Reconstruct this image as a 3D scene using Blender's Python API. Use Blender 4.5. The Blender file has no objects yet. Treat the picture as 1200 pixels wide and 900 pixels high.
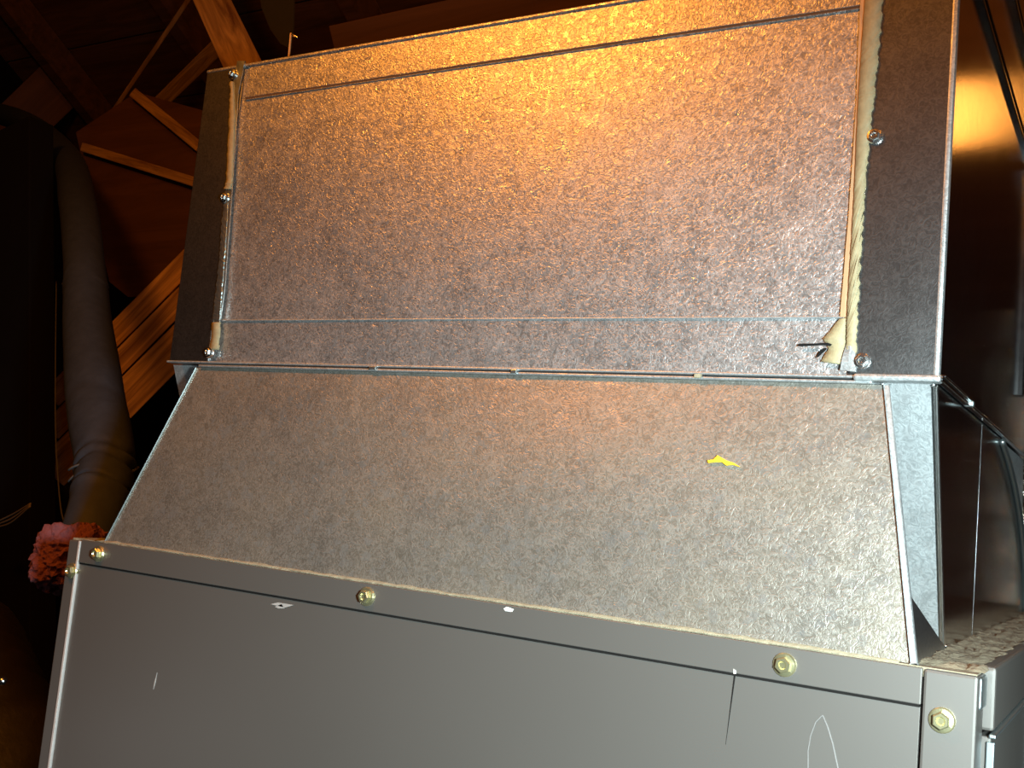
import bpy, bmesh, math, random
from mathutils import Vector, Matrix
random.seed(7)
D = bpy.data
SC = bpy.context.scene
COL = SC.collection

# ------------------------------------------------------------------ camera
CAM = Vector((0.68384626, -0.53579912, 1.25760547))
RIGHT = Vector((0.8589489, 0.5032259, 0.0947126))
DOWN = Vector((0.0260965, 0.1417032, -0.9895652))
FWD = Vector((-0.5113959, 0.8524576, 0.1085833))
FPX = 1262.49
cd = D.cameras.new('camera'); cam = D.objects.new('camera', cd); COL.objects.link(cam)
cd.sensor_width = 36; cd.lens = FPX / 1200 * 36; cd.clip_start = 0.01
m = Matrix((RIGHT, -DOWN, -FWD)).transposed().to_4x4(); m.translation = CAM
cam.matrix_world = m
SC.camera = cam

# ------------------------------------------------------------------ world, lights, exposure
w = D.worlds.new('attic_dark'); SC.world = w; w.use_nodes = True
w.node_tree.nodes['Background'].inputs[0].default_value = (0.9, 0.55, 0.35, 1)
w.node_tree.nodes['Background'].inputs[1].default_value = 0.004
SC.view_settings.view_transform = 'Standard'; SC.view_settings.look = 'None'
SC.view_settings.exposure = 0.0; SC.view_settings.gamma = 1

def lamp(name, kind, loc, power, color, size=0.03, aim=None, cone=None, blend=0.6):
    l = D.lights.new(name, kind); l.energy = power; l.color = color
    if kind == 'AREA': l.shape = 'RECTANGLE'; l.size = size[0]; l.size_y = size[1]
    else: l.shadow_soft_size = size
    o = D.objects.new(name, l); COL.objects.link(o); o.location = loc
    if aim is not None:
        o.rotation_euler = (Vector(aim) - Vector(loc)).to_track_quat('-Z', 'Y').to_euler()
    if cone: l.spot_size = math.radians(cone); l.spot_blend = blend
    return o
# torch in the photographer's hand, beside the camera
lamp('hand_torch', 'SPOT', (0.80, -0.45, 1.27), 46, (0.77, 0.96, 1.0), 0.03, (0.52, 0.0, 1.12), 98, 1.0)
# added weak fill lamp at left: lights the pipe, glow low on the cabinet
lamp('left_fill', 'POINT', (-0.40, -0.48, 0.90), 0.35, (0.95, 0.97, 1.0), 0.02)
# warm attic bulb high behind the photographer, lights the roof boards and the ducts
lamp('attic_bulb', 'POINT', (-0.04, -0.58, 2.00), 18, (1.0, 0.32, 0.03), 0.08)
lamp('attic_bulb', 'POINT', (0.80, -0.60, 2.05), 9, (1.0, 0.32, 0.03), 0.08)  # second lamp added to spread the warm light across the ducts
# warm bulb above the ducts, lights the timbers
lamp('duct_bulb', 'POINT', (0.40, 0.42, 2.25), 1.3, (1.0, 0.34, 0.06), 0.04)
# added unseen warm lamp, gives the duct's right side something to reflect
lamp('right_fill', 'POINT', (0.88, 1.7, 2.12), 1.2, (1.0, 0.36, 0.06), 0.07)

# ------------------------------------------------------------------ helpers
def at(px, py, ax, val):
    """world point of the photograph's pixel on the plane axis=val"""
    d = RIGHT * ((px - 600) / FPX) + DOWN * ((py - 450) / FPX) + FWD
    t = (val - CAM[ax]) / d[ax]
    return CAM + d * t
def Y(px, py, y): return at(px, py, 1, y)

def root(name, loc, label, cat, group=None):
    o = D.objects.new(name, None); COL.objects.link(o); o.location = loc
    o.empty_display_size = 0.05
    o['label'] = label; o['category'] = cat
    if group: o['group'] = group
    return o
def wloc(o):
    v = Vector((0, 0, 0))
    while o: v += o.location; o = o.parent
    return v
def obj(name, bm, mat, parent=None, smooth=False, origin=None, label=None):
    bmesh.ops.recalc_face_normals(bm, faces=bm.faces[:])
    off = wloc(parent) if parent else Vector(origin or (0, 0, 0))
    bmesh.ops.translate(bm, verts=bm.verts[:], vec=-off)
    me = D.meshes.new(name); bm.to_mesh(me); bm.free()
    if smooth:
        for p in me.polygons: p.use_smooth = True
    me.materials.append(mat)
    o = D.objects.new(name, me); COL.objects.link(o)
    if parent: o.parent = parent
    elif origin: o.location = origin
    if label: o['label'] = label
    return o
def struct(name, bm, mat, **k):
    o = obj(name, bm, mat, **k); o['kind'] = 'structure'; return o
def tag(o, label, cat, group=None, kind=None):
    o['label'] = label; o['category'] = cat
    if group: o['group'] = group
    if kind: o['kind'] = kind
    return o

def box(x0, x1, y0, y1, z0, z1, bev=0.0, bm=None):
    b = bmesh.new()
    bmesh.ops.create_cube(b, size=1)
    for v in b.verts:
        v.co = Vector((x0 if v.co.x < 0 else x1, y0 if v.co.y < 0 else y1, z0 if v.co.z < 0 else z1))
    if bev: bmesh.ops.bevel(b, geom=b.edges[:], offset=bev, segments=2, affect='EDGES', profile=0.5)
    if bm is None: return b
    me = D.meshes.new('tmp'); b.to_mesh(me); b.free(); bm.from_mesh(me); D.meshes.remove(me)
    return bm
def sheet(pts, thick, nrm=None, bev=0.0, cuts=0):
    """a flat sheet with outline pts, thickness going against nrm"""
    bm = bmesh.new()
    pts = [Vector(p) for p in pts]
    if nrm is None:
        nrm = (pts[1] - pts[0]).cross(pts[2] - pts[0]).normalized()
    nrm = Vector(nrm).normalized()
    a = [bm.verts.new(p) for p in pts]; b = [bm.verts.new(p - nrm * thick) for p in pts]
    bm.faces.new(a); bm.faces.new(b[::-1])
    n = len(pts)
    for i in range(n): bm.faces.new((a[i], b[i], b[(i + 1) % n], a[(i + 1) % n]))
    if bev: bmesh.ops.bevel(bm, geom=bm.edges[:], offset=bev, segments=2, affect='EDGES', profile=0.5)
    return bm
def beam(a, b, w, h, up=(0, 0, 1), roll=0, bev=0.002, bm=None):
    a = Vector(a); b = Vector(b); t = (b - a).normalized()
    s = t.cross(Vector(up)).normalized(); u = s.cross(t)
    if roll:
        q = Matrix.Rotation(roll, 3, t); s = q @ s; u = q @ u
    c = bmesh.new(); bmesh.ops.create_cube(c, size=1)
    for v in c.verts:
        p = a if v.co.x < 0 else b
        v.co = p + s * (w / 2 if v.co.y > 0 else -w / 2) + u * (h / 2 if v.co.z > 0 else -h / 2)
    if bev: bmesh.ops.bevel(c, geom=c.edges[:], offset=bev, segments=1, affect='EDGES')
    if bm is None: return c
    me = D.meshes.new('tmp'); c.to_mesh(me); c.free(); bm.from_mesh(me); D.meshes.remove(me)
    return bm
def tube(pts, rad, seg=20, wob=0.0, sub=6, fn=None):
    """a smooth tube through pts (Catmull-Rom), rad a list or number"""
    pts = [Vector(p) for p in pts]; n = len(pts)
    if not isinstance(rad, (list, tuple)): rad = [rad] * n
    P, Rr = [], []
    for i in range(n - 1):
        p0 = pts[max(i - 1, 0)]; p1 = pts[i]; p2 = pts[i + 1]; p3 = pts[min(i + 2, n - 1)]
        for k in range(sub):
            t = k / sub
            P.append(0.5 * ((2 * p1) + (-p0 + p2) * t + (2 * p0 - 5 * p1 + 4 * p2 - p3) * t * t + (-p0 + 3 * p1 - 3 * p2 + p3) * t ** 3))
            Rr.append(rad[i] * (1 - t) + rad[i + 1] * t)
    P.append(pts[-1]); Rr.append(rad[-1])
    bm = bmesh.new(); rings = []
    ref = Vector((0.3, 0.2, 1)).normalized()
    t0 = (P[1] - P[0]).normalized(); s = t0.orthogonal().normalized()
    for i, p in enumerate(P):
        t = (P[min(i + 1, len(P) - 1)] - P[max(i - 1, 0)]).normalized()
        s = (s - t * s.dot(t)).normalized(); u = t.cross(s)
        ring = []
        for k in range(seg):
            a = 2 * math.pi * k / seg
            r = Rr[i] * (1 + (fn(i / (len(P) - 1), a) if fn else 0) + random.uniform(-wob, wob))
            ring.append(bm.verts.new(p + (s * math.cos(a) + u * math.sin(a)) * r))
        rings.append(ring)
    for i in range(len(rings) - 1):
        for k in range(seg):
            bm.faces.new((rings[i][k], rings[i][(k + 1) % seg], rings[i + 1][(k + 1) % seg], rings[i + 1][k]))
    bm.faces.new(rings[0][::-1]); bm.faces.new(rings[-1])
    return bm
def ribbon(ptsL, ptsR, nrm, thick):
    """strip between two ragged edges (lists of equal length)"""
    bm = bmesh.new(); nrm = Vector(nrm)
    A = [bm.verts.new(Vector(p) + nrm * thick * random.uniform(0.85, 1.1)) for p in ptsL]
    B = [bm.verts.new(Vector(p) + nrm * thick * random.uniform(0.85, 1.1)) for p in ptsR]
    M_ = [bm.verts.new((Vector(p) + Vector(q)) / 2 + nrm * thick * random.uniform(1.02, 1.15)) for p, q in zip(ptsL, ptsR)]
    A2 = [bm.verts.new(Vector(p)) for p in ptsL]; B2 = [bm.verts.new(Vector(p)) for p in ptsR]
    for i in range(len(ptsL) - 1):
        for a, b in ((A, M_), (M_, B), (B, B2), (B2, A2), (A2, A)):
            bm.faces.new((a[i], a[i + 1], b[i + 1], b[i]))
    for i in (0, len(ptsL) - 1):
        bm.faces.new((A[i], M_[i], B[i], B2[i], A2[i]))
    return bm

# ------------------------------------------------------------------ materials
class NT:
    def __init__(s, name):
        s.m = D.materials.new(name); s.m.use_nodes = True; s.t = s.m.node_tree
        s.b = s.t.nodes['Principled BSDF']; s.o = s.t.nodes['Material Output']
        s.tc = s.t.nodes.new('ShaderNodeTexCoord')
    def n(s, kind, **k):
        x = s.t.nodes.new(kind)
        for a, v in k.items(): setattr(x, a, v)
        return x
    def l(s, a, b): s.t.links.new(a, b)
    def mapping(s, scale=(1, 1, 1), rot=(0, 0, 0)):
        mp = s.n('ShaderNodeMapping'); mp.inputs['Scale'].default_value = scale; mp.inputs['Rotation'].default_value = rot
        s.l(s.tc.outputs['Object'], mp.inputs[0]); return mp.outputs[0]
    def noise(s, vec, scale, detail=3, rough=0.5, dist=0.0):
        x = s.n('ShaderNodeTexNoise'); x.inputs['Scale'].default_value = scale; x.inputs['Detail'].default_value = detail
        x.inputs['Roughness'].default_value = rough; x.inputs['Distortion'].default_value = dist
        s.l(vec, x.inputs['Vector']); return x.outputs['Fac']
    def ramp(s, fac, stops):
        x = s.n('ShaderNodeValToRGB'); e = x.color_ramp.elements
        while len(e) < len(stops): e.new(0.5)
        for q, (p, c) in zip(e, stops):
            q.position = p; q.color = c if len(c) == 4 else (*c, 1)
        s.l(fac, x.inputs[0]); return x.outputs[0]
    def mul(s, a, b, t='MULTIPLY'):
        x = s.n('ShaderNodeMath', operation=t)
        for i, v in enumerate((a, b)):
            if isinstance(v, (int, float)): x.inputs[i].default_value = v
            else: s.l(v, x.inputs[i])
        return x.outputs[0]
    def mix(s, fac, a, b, t='MIX'):
        x = s.n('ShaderNodeMix', data_type='RGBA', blend_type=t)
        for i, v in ((0, fac), (6, a), (7, b)):
            if isinstance(v, (int, float)): x.inputs[i].default_value = v
            elif isinstance(v, tuple): x.inputs[i].default_value = (*v, 1)
            else: s.l(v, x.inputs[i])
        return x.outputs[2]
    def bump(s, h, strength, dist=0.001):
        x = s.n('ShaderNodeBump'); x.inputs['Strength'].default_value = strength; x.inputs['Distance'].default_value = dist
        s.l(h, x.inputs['Height']); s.l(x.outputs[0], s.b.inputs['Normal'])

def g3(v): return (v, v, v)
def galvanized(name, lo, hi, rough, metal=0.85, bump=0.5, fleck=330, dust=0.0, dustcol=(0.33, 0.25, 0.15), spread=0.08, tint=(1, 1, 1), bd=0.0006, sparks=1.0):
    s = NT(name); vec = s.mapping()
    fine = s.noise(vec, fleck, 2, 0.6, 2.2)
    big = s.noise(vec, 14, 3, 0.6, 0.5)
    mid = s.noise(vec, fleck * 0.3, 2, 0.6, 0.6)
    vo = s.n('ShaderNodeTexVoronoi'); vo.inputs['Scale'].default_value = fleck * 0.8; s.l(vec, vo.inputs['Vector'])
    cell = s.n('ShaderNodeRGBToBW'); s.l(vo.outputs['Color'], cell.inputs[0])
    f = s.mul(s.mul(fine, 0.85), s.mul(mid, 0.15), 'ADD')
    col = s.ramp(f, [(0.38, tuple(lo * t for t in tint)), (0.62, tuple(hi * t for t in tint))])
    spark = s.mul(s.ramp(cell.outputs[0], [(0.74, g3(0)), (0.80, g3(1))]), sparks)
    col = s.mix(s.mul(spark, 0.35), col, (min(1, hi * 1.25),) * 3)
    if dust:
        df = s.mul(s.ramp(big, [(0.3, g3(0.5)), (0.7, g3(1.0))]), dust)
        col = s.mix(df, col, dustcol)
        s.l(s.mul(s.mul(df, -0.6), metal, 'ADD'), s.b.inputs['Metallic'])
    else: s.b.inputs['Metallic'].default_value = metal
    s.l(col, s.b.inputs['Base Color'])
    r = s.mul(s.mul(mid, spread), s.mul(s.mul(big, spread), rough - spread, 'ADD'), 'ADD')
    r = s.mul(r, s.mul(spark, -0.10), 'ADD')
    s.l(r, s.b.inputs['Roughness'])
    s.bump(f, bump, bd)
    return s.m
def plain(name, col, rough=0.5, metal=0.0, nscale=60, var=0.15, bump=0.1, bd=0.0005, spec=0.5, detail=4):
    s = NT(name); vec = s.mapping(); n = s.noise(vec, nscale, detail, 0.6)
    s.l(s.mix(n, tuple(c * (1 - var) for c in col), tuple(min(1, c * (1 + var)) for c in col)), s.b.inputs['Base Color'])
    s.b.inputs['Metallic'].default_value = metal; s.b.inputs['Roughness'].default_value = rough
    s.b.inputs['Specular IOR Level'].default_value = spec
    if bump: s.bump(n, bump, bd)
    return s.m
def wood(name, a, b, rough=0.7, ax=0, sc=1.0):
    s = NT(name); st = [26 * sc] * 3; st[ax] = 2.0 * sc
    vec = s.mapping(tuple(st)); n = s.noise(vec, 1.6, 5, 0.65, 1.2)
    s.l(s.ramp(n, [(0.32, a), (0.5, tuple((x + y) / 2 for x, y in zip(a, b))), (0.68, b)]), s.b.inputs['Base Color'])
    s.b.inputs['Roughness'].default_value = rough; s.bump(n, 0.3, 0.002)
    return s.m

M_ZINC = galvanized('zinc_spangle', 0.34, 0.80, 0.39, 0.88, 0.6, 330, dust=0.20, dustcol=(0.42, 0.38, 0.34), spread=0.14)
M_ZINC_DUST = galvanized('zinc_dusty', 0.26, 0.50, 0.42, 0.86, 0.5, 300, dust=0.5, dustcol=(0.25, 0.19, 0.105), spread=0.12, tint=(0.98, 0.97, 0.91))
M_ZINC_CLEAN = galvanized('zinc_clean', 0.24, 0.36, 0.31, 0.97, 0.15, 300, spread=0.03, sparks=0)
M_ZINC_SIDE = galvanized('zinc_side', 0.36, 0.46, 0.16, 1.0, 0.06, 120, spread=0.04, sparks=0)
M_ZINC_BRIGHT = galvanized('zinc_bright', 0.42, 0.62, 0.46, 0.70, 0.25, 260, spread=0.1, tint=(0.95, 1.0, 1.0), sparks=0.5)
M_HEM = plain('zinc_hem', (0.55, 0.62, 0.62), 0.34, 0.95, 40, 0.2, 0.15)
M_SILVER = plain('silver_zinc', (0.8, 0.8, 0.78), 0.25, 1.0, 120, 0.1, 0.1)
M_SCREW_Y = plain('yellow_zinc', (0.78, 0.72, 0.42), 0.28, 0.9, 150, 0.15, 0.2)
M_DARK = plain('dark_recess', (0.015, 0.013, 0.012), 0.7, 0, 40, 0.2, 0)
M_MASTIC = plain('duct_mastic', (0.38, 0.33, 0.19), 0.6, 0, 260, 0.35, 0.6, 0.0006)
M_TAPE = plain('tan_tape', (0.55, 0.36, 0.20), 0.45, 0.1, 90, 0.15, 0.2)
M_DUST = plain('attic_dust', (0.31, 0.27, 0.18), 0.95, 0, 120, 0.45, 1.0, 0.002)
M_YELLOW = plain('yellow_paint', (0.85, 0.55, 0.03), 0.5, 0, 200, 0.2, 0.3)
M_INK = plain('black_marker', (0.012, 0.012, 0.012), 0.9, 0, 200, 0.2, 0, 0.0005, 0.1)
M_WHITE = plain('white_chip', (0.85, 0.85, 0.82), 0.6, 0, 200, 0.15, 0.3)
M_FOAM = plain('black_foam', (0.036, 0.044, 0.060), 0.6, 0, 70, 0.35, 0.35, 0.0015, 0.3)
M_WRAP = plain('black_wrap', (0.02, 0.018, 0.016), 0.38, 0, 30, 0.4, 0.5, 0.004)
M_PINK = plain('pink_insulation', (0.22, 0.065, 0.07), 0.9, 0, 90, 0.4, 1.0, 0.004)
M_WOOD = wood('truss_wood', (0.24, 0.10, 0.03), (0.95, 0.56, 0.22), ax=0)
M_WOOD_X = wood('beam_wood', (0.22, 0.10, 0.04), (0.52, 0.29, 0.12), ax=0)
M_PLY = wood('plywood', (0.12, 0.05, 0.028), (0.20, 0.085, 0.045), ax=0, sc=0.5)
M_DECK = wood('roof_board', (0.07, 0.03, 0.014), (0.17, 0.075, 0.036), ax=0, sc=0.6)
M_WALL = plain('dark_board', (0.008, 0.006, 0.005), 0.95, 0, 8, 0.3, 0.1, 0.0005, 0.1)
M_FOIL = plain('crinkled_foil', (0.75, 0.68, 0.58), 0.18, 1.0, 150, 0.3, 1.0, 0.006)

def paint():
    s = NT('taupe_paint'); vec = s.mapping()
    n = s.noise(vec, 900, 2, 0.5); big = s.noise(vec, 6, 3, 0.5)
    s.l(s.mix(big, (0.160, 0.146, 0.130), (0.185, 0.170, 0.152)), s.b.inputs['Base Color'])
    s.b.inputs['Roughness'].default_value = 0.42; s.b.inputs['Metallic'].default_value = 0.45
    s.b.inputs['Specular IOR Level'].default_value = 0.6
    s.bump(n, 0.06, 0.0002)
    return s.m
M_PAINT = paint()
M_SEAM = plain('seam_dark', (0.014, 0.012, 0.011), 0.9, 0, 40, 0.2, 0, 0.0005, 0.1)

# ------------------------------------------------------------------ the setting: an attic
fl = struct('floor', box(-2.6, 2.6, -2.2, 3.0, -0.06, 0.0), M_WALL)
struct('wall_front', box(-2.6, 2.6, -2.26, -2.2, 0, 1.80), M_WALL)
struct('wall_back', box(-2.6, 2.6, 3.0, 3.06, 0, 1.60), M_DECK)
struct('wall_left', box(-2.66, -2.6, -2.26, 3.06, 0, 3.4), M_WALL)
struct('wall_right', box(2.6, 2.66, -2.26, 3.06, 0, 3.4), M_WALL)
RIDGE = Vector((0, 0.35, 3.25))
ceil = struct('ceiling', beam((-2.6, 0.35, 3.27), (2.6, 0.35, 3.27), 0.05, 0.14), M_DECK)
def slope(y_end, z_end, n):
    a = RIDGE; b = Vector((0, y_end, z_end)); d = b - a; L = d.length; t = d / L
    nrm = Vector((0, t.z, -t.y)); nrm = nrm if nrm.z > 0 else -nrm
    w_ = L / n; mesh = None
    for k in range(n):
        c = a + t * (w_ * (k + 0.5)) + nrm * (0.012 + random.uniform(0, 0.003))
        if mesh is None:
            o = obj('roof_board', box(-2.6, 2.6, -w_ / 2 + 0.003, w_ / 2 - 0.003, -0.01, 0.01, 0.002), M_DECK, ceil)
            mesh = o.data
            for v in mesh.vertices: v.co += ceil.location
        else:
            o = D.objects.new('roof_board', mesh); COL.objects.link(o); o.parent = ceil
        o.location = c - ceil.location
        o.rotation_euler = (math.atan2(t.z, t.y) if t.y > 0 else math.atan2(-t.z, -t.y), 0, 0)
    return t, nrm, L
tA, nA, LA = slope(-2.25, 1.78, 14)
tB, nB, LB = slope(3.05, 1.58, 14)
for x in (-2.3, -1.7, -1.1, -0.5, 0.1, 0.7, 1.3, 1.9):
    for t, nn, L in ((tA, nA, LA), (tB, nB, LB)):
        a = Vector((x, 0, 0)) + RIDGE - nn * 0.047
        obj('rafter', beam(a + t * 0.03, a + t * (L - 0.02), 0.038, 0.09, up=nn), M_DECK, ceil)

# ------------------------------------------------------------------ the painted furnace cabinet
ZC = 1.20
XL = Y(81, 632, 0).x; XR = 0.62
cabinet = root('furnace_cabinet', ((XL + XR) / 2, 0.37, 0), 'taupe painted sheet metal furnace cabinet below the galvanized ducts', 'furnace')
obj('cabinet_body', box(XL + 0.004, XR - 0.004, 0.006, 0.75, 0.0, ZC - 0.004, 0.002), M_PAINT, cabinet)
xs = Y(94.5, 634, 0).x                      # bright bead between left strip and front
obj('left_strip', box(XL, xs - 0.0012, 0.0, 0.02, 0.02, ZC - 0.001, 0.0012), M_PAINT, cabinet)
obj('edge_bead', box(xs - 0.0011, xs + 0.0011, -0.0012, 0.01, 0.02, ZC - 0.001, 0.0004), plain('bare_edge', (0.78, 0.74, 0.70), 0.45, 0.3, 90, 0.15), cabinet, label='bare bright metal edge line')
xp = Y(1081, 800, 0).x                                # seam left of the right post
zr = 1.1832                                # bottom of the top rail
obj('top_rail', box(xs + 0.0016, xp - 0.0003, -0.0006, 0.02, zr + 0.0003, ZC, 0.0004), M_PAINT, cabinet)
obj('corner_post', box(xp + 0.0004, XR, -0.0006, 0.022, 0.02, ZC, 0.0014), M_PAINT, cabinet)
xm = Y(861, 790, 0).x
obj('access_panel', box(xs + 0.0016, xp - 0.0006, 0.0006, 0.02, 0.3, zr - 0.0009, 0.0002), M_PAINT, cabinet)
obj('panel_gap', box(xs + 0.0016, xp - 0.0008, 0.0002, 0.004, zr - 0.0010, zr + 0.0004), M_SEAM, cabinet)  # dark strip painted in place of the gap's shade
z_ = Y(861, 792, 0).z
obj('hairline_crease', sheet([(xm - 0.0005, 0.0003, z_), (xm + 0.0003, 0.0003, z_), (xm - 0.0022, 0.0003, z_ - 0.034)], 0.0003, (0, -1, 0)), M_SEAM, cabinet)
obj('paint_nick', sheet([(xm - 0.0006, -0.0010, z_ + 0.0035), (xm + 0.0008, -0.0010, z_ + 0.0028), (xm + 0.001, -0.001, z_ + 0.0012), (xm - 0.0004, -0.0010, z_ + 0.001)], 0.0004, (0, -1, 0)), plain('pale_nick', (0.5, 0.48, 0.44), 0.6), cabinet)
obj('lower_door', box(xs + 0.0016, xp - 0.0008, 0.0006, 0.02, 0.03, 0.297, 0.0008), M_PAINT, cabinet)
# right side of the cabinet
obj('side_panel', box(XR - 0.003, XR + 0.003, 0.030, 0.74, 0.02, 1.170, 0.001), M_PAINT, cabinet)
obj('side_rail', box(XR - 0.003, XR + 0.004, 0.030, 0.74, 1.1725, ZC + 0.002, 0.0015), M_PAINT, cabinet)
obj('side_bead', box(XR + 0.002, XR + 0.0052, 0.028, 0.74, 1.1695, 1.1715, 0.0006), M_HEM, cabinet, label='thin bright seam on the side of the cabinet')
for yy in (0.028, 0.215):
    obj('side_bead', box(XR + 0.001, XR + 0.0048, yy, yy + 0.003, 0.02, 1.168, 0.0006), M_HEM, cabinet)
obj('corner_clip', box(XR - 0.004, XR + 0.001, 0.006, 0.026, 1.184, ZC - 0.001, 0.0015), M_HEM, cabinet, label='bare metal clip at the corner')
# dusty top
def dust_sheet(x0, x1, y0, y1, z, h, nx, ny):
    bm = bmesh.new(); g = []
    for j in range(ny + 1):
        row = []
        for i in range(nx + 1):
            e = i in (0, nx) or j in (0, ny)
            row.append(bm.verts.new((x0 + (x1 - x0) * i / nx + (0 if e else random.uniform(-.001, .001)), y0 + (y1 - y0) * j / ny,
                                     z + (0 if e else h * random.uniform(0.2, 1) * (0.6 + 0.4 * math.sin(j * 1.1))))))
        g.append(row)
    for j in range(ny):
        for i in range(nx): bm.faces.new((g[j][i], g[j][i + 1], g[j + 1][i + 1], g[j + 1][i]))
    return bm
obj('top_panel', box(XL + 0.002, XR - 0.001, 0.002, 0.748, ZC - 0.004, ZC + 0.0005), M_DUST, cabinet, label='top of the cabinet under a layer of dust')
obj('dust_layer', dust_sheet(0.588, XR + 0.001, 0.012, 0.70, ZC + 0.0006, 0.003, 16, 90), M_DUST, cabinet, smooth=True)['kind'] = 'stuff'
# dust bead along the foot of the duct
n = 90; L_, R_ = [], []
for i in range(n + 1):
    x = 0.018 + (0.585 - 0.018) * i / n
    L_.append((x, 0.0135, ZC + 0.0012 + random.uniform(0.0004, 0.0022))); R_.append((x, 0.0005 + random.uniform(0, 0.002), ZC + 0.0003))
obj('dust_line', ribbon(L_, R_, (0, -0.5, 0.9), 0.0006), M_DUST, cabinet, smooth=True)['kind'] = 'stuff'

def screw_mesh(mat, r=0.0058, hexr=0.0040, h=0.0045, dimple=True):
    """hex washer head, axis -Y"""
    bm = bmesh.new(); seg = 24
    def ring(rad, y, ns=seg): return [bm.verts.new((rad * math.cos(2 * math.pi * k / ns), y, rad * math.sin(2 * math.pi * k / ns))) for k in range(ns)]
    def hexring(rad, y):
        out = []
        for k in range(seg):
            a = 2 * math.pi * k / seg; s6 = math.pi / 3; q = (a % s6) - s6 / 2
            rr = rad * math.cos(s6 / 2) / math.cos(q)
            out.append(bm.verts.new((rr * math.cos(a), y, rr * math.sin(a))))
        return out
    rs = [ring(r, 0.001), ring(r, -0.0006), ring(r * 0.9, -0.0014), hexring(hexr * 1.02, -0.0016), hexring(hexr, -h + 0.0005), hexring(hexr * 0.86, -h)]
    if dimple: rs += [ring(hexr * 0.5, -h), ring(hexr * 0.36, -h + 0.0009)]
    for a, b in zip(rs, rs[1:]):
        for k in range(seg): bm.faces.new((a[k], a[(k + 1) % seg], b[(k + 1) % seg], b[k]))
    bm.faces.new(rs[-1])
    bmesh.ops.recalc_face_normals(bm, faces=bm.faces[:])
    me = D.meshes.new('screw'); bm.to_mesh(me); bm.free(); me.materials.append(mat); return me
SM_Y = screw_mesh(M_SCREW_Y); SM_S = screw_mesh(M_SILVER, 0.0042, 0.0028, 0.0030)
def screw(me, name, p, parent, rot=0.3):
    o = D.objects.new(name, me); COL.objects.link(o); o.parent = parent
    o.location = Vector(p) - wloc(parent); o.rotation_euler = (0, rot, 0); return o
for px, py in ((116, 649), (430, 699), (919.5, 779)): screw(SM_Y, 'hex_screw', Y(px, py, -0.0008), cabinet, random.random())
screw(SM_Y, 'hex_screw', Y(85, 669, 0.0), cabinet, 0.2)
screw(SM_Y, 'hex_screw', Y(1104, 844, -0.0008), cabinet, 0.5)
# chips and scratches
def blob(pts, y, th=0.0003):
    return sheet([Y(px, py, y) for px, py in pts], th, (0, -1, 0))
obj('paint_chip', blob([(590, 713), (594, 711), (597, 712), (602, 714), (600, 717), (592, 716)], -0.0008), M_WHITE, cabinet, label='white chip in the paint')
SCUFF = plain('pale_scuff', (0.42, 0.41, 0.39), 0.6, 0, 300, 0.3, 0)
FAINT = plain('faint_scratch', (0.21, 0.20, 0.19), 0.5, 0, 300, 0.2, 0)
for pts in ([(317, 708), (326, 706), (344, 709), (334, 712)], [(322, 711), (330, 708), (333, 713), (326, 713)]):
    obj('scuff_mark', blob(pts, 0.0003), SCUFF, cabinet)
obj('scratch', blob([(179.5, 808), (180.5, 800), (184, 788), (182, 800)], 0.0003), SCUFF, cabinet)
def scratch(pts, wpx, y, mat, parent, name='scratch'):
    A = [Y(px - wpx / 2, py, y) for px, py in pts]; B = [Y(px + wpx / 2, py, y) for px, py in pts]
    return obj(name, ribbon(A, B, (0, -1, 0), 0.00015), mat, parent)
scratch([(947, 900), (947, 880), (950, 862), (956, 846), (964, 838)], 1.2, 0.0005, FAINT, cabinet)
scratch([(964, 838), (970, 852), (976, 872), (982, 900)], 1.6, 0.0005, FAINT, cabinet)

# ------------------------------------------------------------------ the tapered galvanized transition
YP = 0.03                                   # front plane of the upper duct
ZP = 1.338                                  # bottom of the upper duct
trans = root('duct_transition', (0.31, 0.30, ZC), 'tapered dusty galvanized duct section between the cabinet and the upper duct', 'duct')
C1 = Y(231, 431, YP - 0.0012); C1.z = ZP - 0.0032
C2 = Y(1040, 449, YP - 0.0012); C2.z = ZP - 0.0032
C3 = at(1072, 778, 2, ZC + 0.0008); C4 = Vector((Y(124, 634, C3.y).x, C3.y, ZC + 0.0008))
def grid_sheet(a, b, c, d, nu, nv, thick, wav):
    """a top-left, b top-right, c bottom-right, d bottom-left; slightly buckled sheet"""
    bm = bmesh.new(); nrm = (d - a).cross(b - a).normalized()
    if nrm.y > 0: nrm = -nrm
    F, B = [], []
    for j in range(nv + 1):
        fr, br = [], []
        for i in range(nu + 1):
            u, v = i / nu, j / nv
            p = (a * (1 - u) + b * u) * (1 - v) + (d * (1 - u) + c * u) * v
            q = math.sin(math.pi * u) * math.sin(math.pi * v)
            p = p + nrm * wav * q * (1 + 0.4 * math.sin(u * 9 + v * 4))
            fr.append(bm.verts.new(p)); br.append(bm.verts.new(p - nrm * thick))
        F.append(fr); B.append(br)
    for j in range(nv):
        for i in range(nu):
            bm.faces.new((F[j][i], F[j][i + 1], F[j + 1][i + 1], F[j + 1][i])); bm.faces.new((B[j][i], B[j + 1][i], B[j + 1][i + 1], B[j][i + 1]))
    for j in range(nv):
        for i in (0, nu): bm.faces.new((F[j][i], F[j + 1][i], B[j + 1][i], B[j][i]))
    for i in range(nu):
        for j in (0, nv): bm.faces.new((F[j][i], B[j][i], B[j][i + 1], F[j][i + 1]))
    return bm
obj('front_panel', grid_sheet(C1, C2, C3, C4, 40, 12, 0.0012, 0.0018), M_ZINC_DUST, trans, smooth=False)
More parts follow.
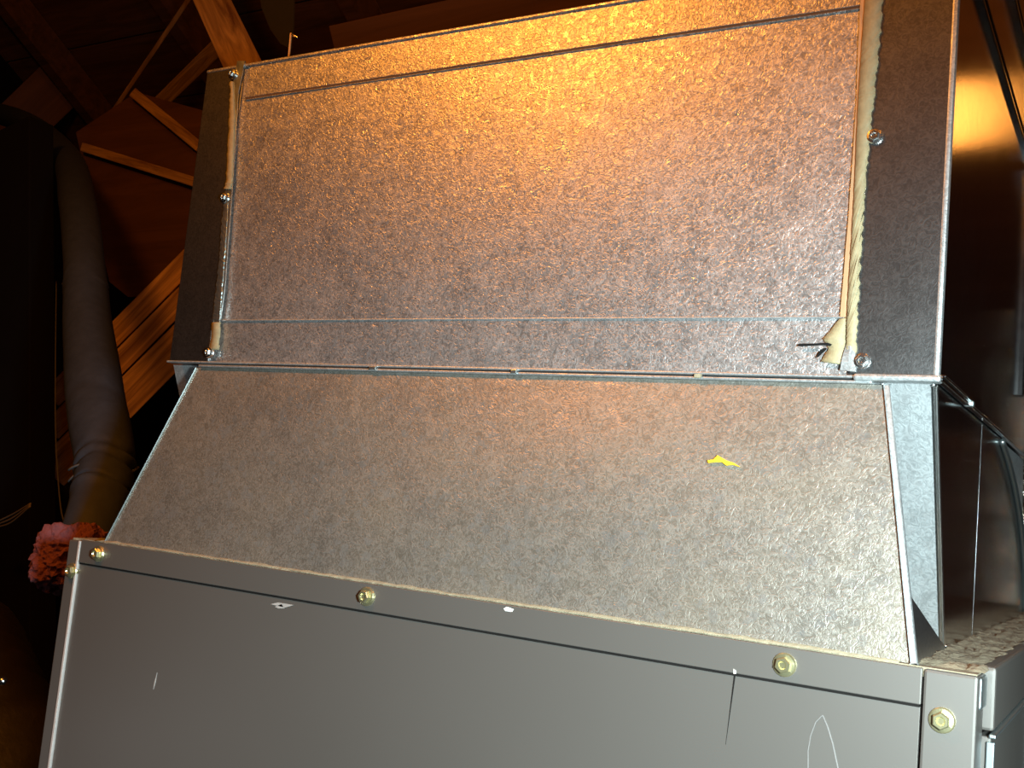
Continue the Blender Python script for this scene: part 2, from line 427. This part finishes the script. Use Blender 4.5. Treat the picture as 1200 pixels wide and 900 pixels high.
# hemmed edges of the front panel
obj('edge_hem', beam(C2 + Vector((0, -0.001, 0)), C3 + Vector((0, -0.001, 0)), 0.0022, 0.0030, up=(1, 0, 0), bev=0.0006), M_ZINC_BRIGHT, trans)
obj('edge_hem', beam(C1 + Vector((0, -0.0006, 0)), C4 + Vector((0, -0.0006, 0)), 0.0016, 0.0012, up=(1, 0, 0), bev=0.0004), M_HEM, trans)
# inner collar: leaning front strip, vertical sides
XB0, XB1 = 0.032, 0.589
def hexa(p):   # 8 points bottom ring then top ring
    bm = bmesh.new(); v = [bm.verts.new(q) for q in p]
    for f in ((0, 1, 2, 3), (7, 6, 5, 4), (0, 4, 5, 1), (1, 5, 6, 2), (2, 6, 7, 3), (3, 7, 4, 0)): bm.faces.new([v[i] for i in f])
    return bm
obj('collar', hexa([(XB0, 0.10, ZC + 0.001), (XB1, 0.10, ZC + 0.001), (XB1 - 0.003, 0.56, ZC + 0.001), (XB0, 0.56, ZC + 0.001),
                    (XB0, 0.041, ZP), (XB1 - 0.001, 0.041, ZP), (XB1 - 0.003, 0.52, ZP), (XB0, 0.52, ZP)]), M_ZINC_BRIGHT, trans)
obj('corner_bead', beam((XB1 - 0.0005, 0.0405, ZP - 0.001), (XB1 + 0.0005, 0.0995, ZC + 0.002), 0.0022, 0.0022, up=(1, 0, 0), bev=0.0008), M_SILVER, trans, label='bright corner edge')
P3 = C2.lerp(C3, 0.775) + Vector((0, 0.002, 0)); Bc = Vector((XB1 + 0.001, 0.102, ZC + 0.001))
obj('gusset', sheet([P3, Bc, C3 + Vector((0, 0.002, 0))], 0.001), M_ZINC_CLEAN, trans, label='small triangular gusset at the lower right corner')
# side face, two overlapping sheets with curved rear edge
XS = XB1 + 0.0006
def side(pts, x, th): return sheet([(x, y, z) for y, z in pts], th, (1, 0, 0))
f1 = at(1146, 600, 0, XS).y
obj('side_panel', side([(0.042, ZP - 0.001), (f1, ZP - 0.001), (f1, ZC + 0.001), (0.101, ZC + 0.001)], XS, 0.0012), M_ZINC_SIDE, trans)
rear = [at(px, py, 0, XS) for px, py in ((1171, 517), (1180, 545), (1188, 580), (1194, 620), (1198, 670), (1199, 716))]
pl = [(f1, ZP - 0.001), (rear[0].y, ZP - 0.001)] + [(p.y, p.z) for p in rear] + [(rear[-1].y, ZC + 0.001), (f1, ZC + 0.001)]
obj('side_panel', side(pl, XS + 0.00008, 0.0012), M_ZINC_SIDE, trans)
for p, q in zip(rear, rear[1:]): pass
obj('side_hem', tube([Vector((XS + 0.002, p.y, p.z)) for p in rear], 0.0022, 8), M_HEM, trans, smooth=True)
# paint smear on the front
def onpanel(px, py, lift=0.0006):
    d = RIGHT * ((px - 600) / FPX) + DOWN * ((py - 450) / FPX) + FWD
    nrm = (C4 - C1).cross(C2 - C1).normalized()
    if nrm.y > 0: nrm = -nrm
    t = (C1 - CAM).dot(nrm) / d.dot(nrm)
    return CAM + d * t + nrm * lift, nrm
lift = 0.0030
sm = [(831, 541), (838, 540), (843, 535), (848, 538), (853, 541), (862, 544), (870, 549), (860, 546), (853, 547), (848, 543), (840, 543), (832, 544)]
pp = [onpanel(a, b, lift) for a, b in sm]
obj('paint_smear', sheet([p for p, _ in pp], 0.0010, pp[0][1]), M_YELLOW, trans, label='small yellow paint smear')

# ------------------------------------------------------------------ the upper galvanized duct
XU0 = Y(200, 425, YP).x; XU1 = 0.5915; ZT = 1.568; YR = 0.62; ZTT = 1.572
plenum = root('supply_plenum', (0.315, 0.32, ZP), 'large galvanized sheet metal duct box with spangled front above the tapered section', 'duct')
obj('duct_body', box(XU0 + 0.002, XU1 - 0.002, YP + 0.003, YR, ZP + 0.002, ZT - 0.002, 0.001), M_ZINC_CLEAN, plenum)
xl = Y(267, 250, YP).x; xr0 = Y(1009, 250, YP).x
xl1 = Y(270, 250, YP).x
xr1 = Y(998, 250, YP).x
# centre sheet
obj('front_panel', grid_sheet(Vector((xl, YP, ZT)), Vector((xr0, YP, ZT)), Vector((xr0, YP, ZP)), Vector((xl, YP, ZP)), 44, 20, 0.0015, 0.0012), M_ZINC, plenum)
# top band, proud with a painted shadow line, and bead near the bottom
zc1 = Y(600, 68, YP).z
obj('top_band', box(xl + 0.004, xr1, YP - 0.0008, YP + 0.001, zc1, ZT, 0.0003), M_ZINC, plenum)
obj('crease', box(xl + 0.004, xr1, YP - 0.0006, YP + 0.001, zc1 - 0.0016, zc1), plain('crease_shade', (0.10, 0.06, 0.035), 0.8), plenum, label='dark painted shadow line under the top band')
obj('crease', box(xl + 0.004, xr1, YP - 0.0013, YP + 0.0006, zc1 - 0.0024, zc1 - 0.0016, 0.0004), M_ZINC, plenum)
zc2 = Y(600, 374, YP).z
obj('crease', box(xl + 0.002, xr1, YP - 0.0016, YP + 0.0008, zc2 - 0.0006, zc2 + 0.0006, 0.0005), M_ZINC_BRIGHT, plenum)
obj('top_hem', box(XU0, XU1, YP - 0.0022, YP + 0.012, ZT - 0.001, ZT + 0.0016, 0.0008), M_ZINC, plenum)
# dark clean corner flanges
obj('corner_flange', box(XU0, xl, YP - 0.0016, YP + 0.02, ZP + 0.0005, ZT, 0.0008), M_ZINC_CLEAN, plenum, label='clean darker metal flange at the left corner')
obj('corner_flange', box(xr0 - 0.002, XU1, YP - 0.0030, YP + 0.02, ZP + 0.0005, ZT, 0.0020), M_ZINC_CLEAN, plenum, label='clean darker metal flange at the right corner')
obj('corner_edge', box(XU1 - 0.0022, XU1 + 0.0008, YP - 0.0036, YP + 0.002, ZP, ZT, 0.0011), M_ZINC_BRIGHT, plenum, label='rounded bright corner edge')
# side of the duct
obj('side_panel', box(XU1 - 0.001, XU1 + 0.0008, YP + 0.001, YR, ZP + 0.001, ZT), M_ZINC_SIDE, plenum)
# upper duct piece joined with standing cleats
XQ = XU1 + 0.0008

obj('seam_cleat', box(XQ - 0.001, XQ + 0.003, YP + 0.004, YR, ZT - 0.003, ZT - 0.0005, 0.0008), M_ZINC_SIDE, plenum)
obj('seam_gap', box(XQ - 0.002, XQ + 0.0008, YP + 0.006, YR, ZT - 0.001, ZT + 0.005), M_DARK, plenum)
obj('seam_cleat', box(XQ - 0.001, XQ + 0.0028, YP + 0.006, YR, ZT + 0.0045, ZT + 0.0065, 0.0008), M_ZINC_SIDE, plenum)
obj('glint_strip', box(XQ - 0.001, XQ + 0.004, 0.388, 0.398, ZP + 0.04, ZT - 0.006, 0.001), M_ZINC_SIDE, plenum, label='raised vertical strip added on the side for its reflection')  # added strip, stands for an orange reflection on the duct side
# folded lower edge
obj('bottom_hem', box(XU0 - 0.001, Y(1005, 430, YP).x, YP - 0.0036, YP + 0.003, ZP - 0.0002, ZP + 0.0014, 0.0006), M_ZINC_BRIGHT, plenum)
obj('bottom_hem', box(Y(1003, 430, YP).x, XU1 + 0.002, YP - 0.0060, YP + 0.003, ZP - 0.0016, ZP + 0.0020, 0.0014), M_ZINC_BRIGHT, plenum)
obj('side_hem', box(XU1 - 0.001, XU1 + 0.0028, YP - 0.004, YR, ZP - 0.0010, ZP + 0.0012, 0.0008), M_ZINC_SIDE, plenum)
kq = at(1131, 475, 0, XU1).y
obj('side_hem', box(XU1, XU1 + 0.0036, YP, kq, ZP + 0.0014, ZP + 0.0030, 0.0007), M_ZINC_SIDE, plenum)
obj('side_notch', box(XU1 - 0.001, XU1 + 0.0044, kq, kq + 0.005, ZP - 0.0014, ZP + 0.0020, 0.0008), M_HEM, plenum)
# slip cleat between the two ducts, dark gap above it
xa = Y(237, 430, YP).x; xb = Y(1024, 440, YP).x
obj('slip_cleat', box(xa, xb, YP - 0.0042, YP + 0.003, ZP - 0.0030, ZP - 0.0014, 0.0006), M_ZINC_BRIGHT, plenum)
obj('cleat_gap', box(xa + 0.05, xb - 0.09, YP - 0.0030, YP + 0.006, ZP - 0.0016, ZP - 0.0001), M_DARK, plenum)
obj('cleat_tab', box(Y(438, 430, YP).x, Y(446, 430, YP).x, YP - 0.0056, YP, ZP - 0.0024, ZP, 0.0004), M_HEM, plenum)
obj('cleat_tab', box(Y(604, 430, YP).x, Y(611, 430, YP).x, YP - 0.0056, YP, ZP - 0.0024, ZP, 0.0004), M_HEM, plenum)
obj('cleat_tab', box(Y(818, 430, YP).x, Y(826, 430, YP).x, YP - 0.0056, YP, ZP - 0.0024, ZP, 0.0004), M_DUST, plenum)
# tape and mastic at the right joint
def interp(pts, n):
    out = []
    for i in range(n + 1):
        t = i / n * (len(pts) - 1); k = min(int(t), len(pts) - 2); f = t - k
        out.append((pts[k][0] * (1 - f) + pts[k + 1][0] * f, pts[k][1] * (1 - f) + pts[k + 1][1] * f))
    return out
def joint(left, right, n, y, th, mat, name, jl=0, jr=0, kind=None):
    A = [Y(px + random.uniform(-jl, jl), py, y) for px, py in interp(left, n)]
    B = [Y(px + random.uniform(-jr, jr), py, y) for px, py in interp(right, n)]
    o = obj(name, ribbon(A, B, (0, -1, 0), th), mat, plenum, smooth=(mat is M_MASTIC))
    return o
joint([(1012, -70), (1006, 60), (1004, 120), (996, 240), (985, 372)], [(1022, -70), (1013, 60), (1009, 120), (1003, 240), (994, 372)], 30, YP - 0.0012, 0.0012, M_TAPE, 'joint_tape', 0.2, 0.3)
joint([(1019, -70), (1010, 60), (1006, 120), (1001, 240), (993, 372), (992, 410)], [(1039, -70), (1033, 30), (1025, 110), (1016, 200), (1009, 300), (1003, 420)], 150, YP - 0.0030, 0.0012, M_MASTIC, 'mastic_strip', 0.3, 1.3)
joint([(984, 374), (975, 386), (965, 397), (972, 408), (962, 424)], [(995, 372), (994, 386), (993, 397), (992, 410), (991, 428)], 24, YP - 0.0016, 0.0008, M_MASTIC, 'mastic_patch', 0.8, 0.3)
joint([(992, 405), (987, 420), (985, 434)], [(1002, 405), (1003, 420), (1003, 436)], 3, YP - 0.0030, 0.0012, M_ZINC_BRIGHT, 'joint_tab', 0.3, 0.3)
joint([(279, 72), (272, 110), (268, 170), (263, 260), (255, 340), (250, 375)], [(288, 72), (280, 110), (276, 170), (270, 260), (264, 340), (259, 375)], 30, YP - 0.0022, 0.0010, M_HEM, 'joint_tape', 0.2, 0.2)
joint([(271, 96), (270, 140), (266, 215), (264, 222)], [(274, 96), (276, 140), (273, 215), (271, 222)], 60, YP - 0.0028, 0.0014, M_MASTIC, 'mastic_strip', 0.9, 0.3)
joint([(263, 238), (258, 300), (253, 350), (251, 378)], [(268, 238), (264, 300), (260, 350), (258, 378)], 60, YP - 0.0028, 0.0010, M_HEM, 'mastic_strip', 0.9, 0.3)
joint([(250, 378), (249, 395), (247, 410)], [(259, 378), (258, 395), (257, 410)], 14, YP - 0.0030, 0.0014, M_MASTIC, 'mastic_patch', 0.8, 0.8)
for px, py in ((1025, 160), (1010, 423)): screw(SM_S, 'hex_screw', Y(px, py, YP - 0.0034), plenum, random.random())
for px, py in ((273, 87), (263.5, 232), (245, 413)): screw(SM_S, 'hex_screw', Y(px, py, YP - 0.0034), plenum, random.random())
# marker strokes
def pblob(pts, name, y=YP - 0.0026, label=None):
    return obj(name, sheet([Y(px, py, y) for px, py in pts], 0.0004, (0, -1, 0)), M_INK, plenum, label=label)
pblob([(935, 403.5), (940, 402.5), (955, 402.5), (970, 401.5), (975, 403.5), (973, 405.5), (966, 404.5), (952, 405), (940, 406), (935, 405.5)], 'marker_stroke')
pblob([(956, 419.5), (960, 412), (967, 407.5), (969, 408.5), (965, 413), (959, 418)], 'marker_stroke')

# duct box standing on top of the plenum at the right, mostly above the picture
up = root('upper_duct', (0.53, 0.34, ZT + 0.002), 'polished metal duct piece standing on the large duct box at top right corner', 'duct')
obj('duct_body', box(0.470, 0.5915, 0.055, 0.60, ZT + 0.0068, 2.0, 0.001), M_ZINC_SIDE, up)
obj('seam_cleat', box(0.590, 0.5955, 0.055, 0.60, 1.634, 1.637, 0.001), M_ZINC_SIDE, up)
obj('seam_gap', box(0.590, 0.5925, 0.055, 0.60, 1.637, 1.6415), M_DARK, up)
obj('seam_cleat', box(0.590, 0.5955, 0.055, 0.60, 1.6415, 1.6435, 0.0009), M_ZINC_SIDE, up)
# hanger pin with a small tip on the top edge
pin = root('hanger_pin', Y(339, 68, 0.06), 'thin metal pin with shiny bent tip sticking up above the top edge of the duct', 'pin')
pa = Y(339, 70, 0.06); pa.z = ZT + 0.0; pb = Y(341, 39, 0.06)
obj('shaft', tube([Vector((pa.x, 0.06, ZT - 0.002)), pa.lerp(pb, 0.5), pb], 0.0009, 10), M_TAPE, pin, smooth=True)
obj('tip', tube([pb + Vector((0.001, 0, -0.0012)), Y(345, 42, 0.06), Y(349, 44, 0.06)], [0.0009, 0.0011, 0.0004], 8), M_SILVER, pin, smooth=True)

# foil covered duct beyond the tapered section at the right
fo = tube([(0.592, 0.675, ZC + 0.004), (0.592, 0.676, 1.28), (0.590, 0.675, 1.36), (0.588, 0.68, 1.50)], 0.042, 48, 0.06, 14)
tag(obj('foil_duct', fo, M_FOIL, origin=(0.592, 0.675, ZC + 0.004)), 'crinkled shiny foil wrap glittering at the right edge behind the tapered duct', 'duct')

# ------------------------------------------------------------------ black insulated pipe at the left
def foam(t, a):
    v = 0.02 * math.sin(a * 3 + t * 9) + 0.015 * math.sin(t * 40 + a)
    for c, wd, d in ((0.712, 0.006, -0.16), (0.722, 0.003, 0.10), (0.736, 0.005, -0.18), (0.795, 0.004, -0.12), (0.81, 0.01, 0.05), (0.395, 0.003, 0.05), (0.60, 0.01, -0.04)):
        v += d * math.exp(-((t - c - 0.01 * math.sin(a * 2 + 1)) / wd) ** 2) * (0.6 + 0.4 * math.sin(a * 2 + c * 20))
    return v
pipe_px = [(-60, 120, 1.2, 20), (20, 140, 1.02, 26), (74, 182, .76, 34), (91, 240, .52, 42), (98, 310, .38, 46), (103, 380, .32, 55), (109, 440, .27, 64), (118, 500, .23, 69), (124, 550, .20, 67), (117, 585, .18, 66), (107, 625, .16, 66), (96, 680, .15, 66)]
P_, R2 = [], []
for px, py, y, wd in pipe_px:
    p = Y(px, py, y); dist = (p - CAM).dot(FWD); P_.append(p); R2.append(wd / 2 * dist / FPX)
pipe = root('insulated_pipe', P_[-1], 'thick black foam-insulated pipe rising beside the ducts at left', 'pipe')
obj('foam_sleeve', tube(P_, R2, 40, 0.004, 30, foam), M_FOAM, pipe, smooth=True)
def ring_at(px, py, y, r, tilt, mat, name, th=0.0012):
    c = Y(px, py, y); pts = []
    for k in range(25):
        a = 2 * math.pi * k / 24
        pts.append(c + RIGHT * r * math.cos(a) + Vector((0, 1, 0)).lerp(FWD, 0.5) * r * math.sin(a) + Vector((0, 0, tilt * r * math.cos(a))) + Vector((0, 0, 0.004 * math.sin(3 * a))))
    return obj(name, tube(pts, th, 8, 0, 2), mat, pipe, smooth=True)
ring_at(121, 549, .20, 0.0295, -0.10, plain('grey_tie', (0.12, 0.115, 0.115), 0.4), 'tie_wire')
ring_at(122, 556, .20, 0.0295, 0.12, D.materials['grey_tie'], 'tie_wire')
ring_at(97, 334, .36, 0.0225, -0.15, D.materials['grey_tie'], 'tie_wire', 0.0008)

# pink insulation stuffed around the pipe
def lump(center, rad, seed, n=5, amp=0.25, fr=40):
    bm = bmesh.new(); bmesh.ops.create_icosphere(bm, subdivisions=n, radius=1)
    from mathutils import noise
    for v in bm.verts:
        d = v.co.normalized()
        k = 1 + amp * noise.noise(d * 1.7 + Vector((seed, 0, 0))) + amp * 0.5 * noise.noise(d * 5 + Vector((seed, 3, 0))) + amp * 0.25 * noise.noise(d * 14 + Vector((0, seed, 0)))
        v.co = Vector((center[0] + d.x * rad[0] * k, center[1] + d.y * rad[1] * k, center[2] + d.z * rad[2] * k))
    return bm
lc = Y(84, 655, 0.13)
tag(obj('insulation_tuft', lump(lc, (0.030, 0.036, 0.031), 3.1, 5, 0.30), M_PINK, smooth=False, origin=lc - Vector((0, 0, 0.04))),
    'tuft of pinkish red insulation packed around the black pipe at the cabinet corner', 'insulation')
# suction pipe shelf: pan that the tuft lies on is the cabinet flank
# thin wire hanging left of the pipe
wp = [Y(66, 330, .5), Y(65, 420, .42), Y(65, 500, .36), Y(68, 560, .30), Y(72, 600, .24), Y(79, 622, .16)]
tag(obj('hanging_wire', tube(wp, 0.0008, 8, 0, 8), D.materials['grey_tie'], smooth=True, origin=wp[-1]), 'thin dark wire hanging down just left of the black pipe', 'wire')

# ------------------------------------------------------------------ dark flexible ducts lower left
def ribs(t, a): return 0.035 * math.sin(t * 150) + 0.03 * math.sin(a * 4 + t * 13)
fd = root('flex_duct', (-0.55, 0.88, 0.0), 'dark plastic wrapped flexible duct bulging at left of the cabinet', 'duct')
obj('jacket', tube([(-1.55, 0.90, 1.02), (-1.15, 0.90, 1.06), (-0.82, 0.88, 1.02), (-0.50, 0.86, 0.90), (-0.35, 0.86, 0.45), (-0.33, 0.86, 0.0)], 0.17, 48, 0.01, 14, ribs), M_WRAP, fd, smooth=True)
q0 = Y(-5, 612, .50); q1 = Y(14, 603, .48); q2 = Y(36, 590, .46)
for k in range(3):
    dz = Vector((0, 0, 0.004 * k))
    obj('strap', tube([q0 - dz, q1 - dz * 1.5 , q2 - dz * 0.5], 0.0012, 6, 0, 6), plain('pale_strap', (0.30, 0.24, 0.16), 0.5) if k == 0 else D.materials['pale_strap'], fd, smooth=True)
lf = root('lower_flex_duct', (-0.42, 0.20, 0.0), 'rounded dark brown duct bulge at the bottom left corner below the larger one', 'duct')
obj('jacket', tube([(-0.75, 0.25, 1.00), (-0.55, 0.25, 1.03), (-0.42, 0.22, 0.99), (-0.30, 0.20, 0.88), (-0.24, 0.2, 0.6), (-0.24, 0.2, 0.0)], 0.075, 36, 0.01, 12, ribs), plain('brown_wrap', (0.014, 0.010, 0.008), 0.5, 0, 40, 0.3, 0.4, 0.003), lf, smooth=True)
kn = Y(3, 798, .10)
obj('clamp_knob', lump(kn, (0.004, 0.004, 0.004), 1, 2, 0.2), M_SILVER, lf, smooth=True)

# ------------------------------------------------------------------ timbers behind
def lbeam(name, a, b, wid, thick, side_, mat, parent=None):
    # board with its length on local X, so the grain runs along it
    t = (b - a).normalized(); s_ = (side_ - t * side_.dot(t)).normalized(); u = t.cross(s_)
    bm = box(0, (b - a).length, -wid / 2, wid / 2, -thick / 2, thick / 2, 0.002)
    o = obj(name, bm, mat); o.rotation_euler = Matrix((t, s_, u)).transposed().to_euler()
    if parent: o.parent = parent; o.location = a - wloc(parent)
    else: o.location = a
    return o
def timber(name, px0, py0, y0, px1, py1, y1, wpx, thick, mat, label, roll=0.0, grp=None, cat='beam'):
    a = Y(px0, py0, y0); b = Y(px1, py1, y1)
    dist = ((a + b) / 2 - CAM).dot(FWD); wid = wpx * dist / FPX
    view = ((a + b) / 2 - CAM).normalized()
    s_ = (b - a).cross(view).normalized()
    o = lbeam(name, a, b, wid, thick, s_, mat)
    return tag(o, label, cat, grp)
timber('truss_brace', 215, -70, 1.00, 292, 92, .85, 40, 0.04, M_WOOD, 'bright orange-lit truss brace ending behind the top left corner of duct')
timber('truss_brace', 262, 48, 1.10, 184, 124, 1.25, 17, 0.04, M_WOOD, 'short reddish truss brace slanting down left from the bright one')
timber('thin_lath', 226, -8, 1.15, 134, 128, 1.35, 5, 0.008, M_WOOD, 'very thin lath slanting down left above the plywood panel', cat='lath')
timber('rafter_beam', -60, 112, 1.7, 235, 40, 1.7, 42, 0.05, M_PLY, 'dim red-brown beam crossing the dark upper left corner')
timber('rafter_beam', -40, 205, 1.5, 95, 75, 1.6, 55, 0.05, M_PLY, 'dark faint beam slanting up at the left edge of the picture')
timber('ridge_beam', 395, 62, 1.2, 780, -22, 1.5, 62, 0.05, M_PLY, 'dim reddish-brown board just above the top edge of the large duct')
# olive hanging sheet
hs = [Y(px, py, 1.05) for px, py in ((303, -20), (346, -20), (345, 30), (342, 58), (330, 52), (318, 35), (308, 10))]
tag(obj('hanging_sheet', sheet(hs, 0.004), plain('olive_cloth', (0.07, 0.06, 0.03), 0.9), origin=hs[0]), 'dim olive sheet hanging in the dark behind the metal pin', 'sheet')

# plywood chase with battens
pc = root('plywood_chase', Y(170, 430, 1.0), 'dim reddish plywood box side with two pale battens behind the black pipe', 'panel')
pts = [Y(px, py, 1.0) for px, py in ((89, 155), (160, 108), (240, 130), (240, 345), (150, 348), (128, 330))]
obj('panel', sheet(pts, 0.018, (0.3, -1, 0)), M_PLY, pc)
def batten(a, b, wpx):
    p = Y(a[0], a[1], 0.985); q = Y(b[0], b[1], 0.985); dist = ((p + q) / 2 - CAM).dot(FWD)
    lbeam('batten', p, q, wpx * dist / FPX, 0.02, (q - p).cross((p - CAM)), M_WOOD, pc)
batten((99, 173), (240, 217), 11); batten((158, 110), (236, 174), 12)
# laminated timber lower down: three boards
for k, (o0, wd, lab) in enumerate(((-38, 24, 'top board of the diagonal orange timbers behind the black pipe'), (0, 24, 'middle board of the diagonal orange timbers behind the black pipe'), (50, 40, 'lowest and widest of the diagonal orange timbers behind the black pipe'))):
    timber('diagonal_timber', 60, 505 + o0, 0.80, 238, 325 + o0, 0.95 , wd, 0.035 + 0.012 * (k == 1), M_WOOD, lab, roll=0.05 * k, grp='diagonal boards')

pa_ = Y(30, 150, 0.62); pb_ = Y(30, 620, 0.62); pb_ = pa_ + (pb_ - pa_) * (pa_.z / (pa_.z - pb_.z)) * 0.998
wid_ = 60 * ((pa_ + Y(30, 620, 0.62)) / 2 - CAM).dot(FWD) / FPX
tag(lbeam('dark_post', pb_, pa_, wid_, 0.05, Vector((1, 0, 0)), M_WALL), 'black upright post at the left edge of the picture beside the pipe', 'post')
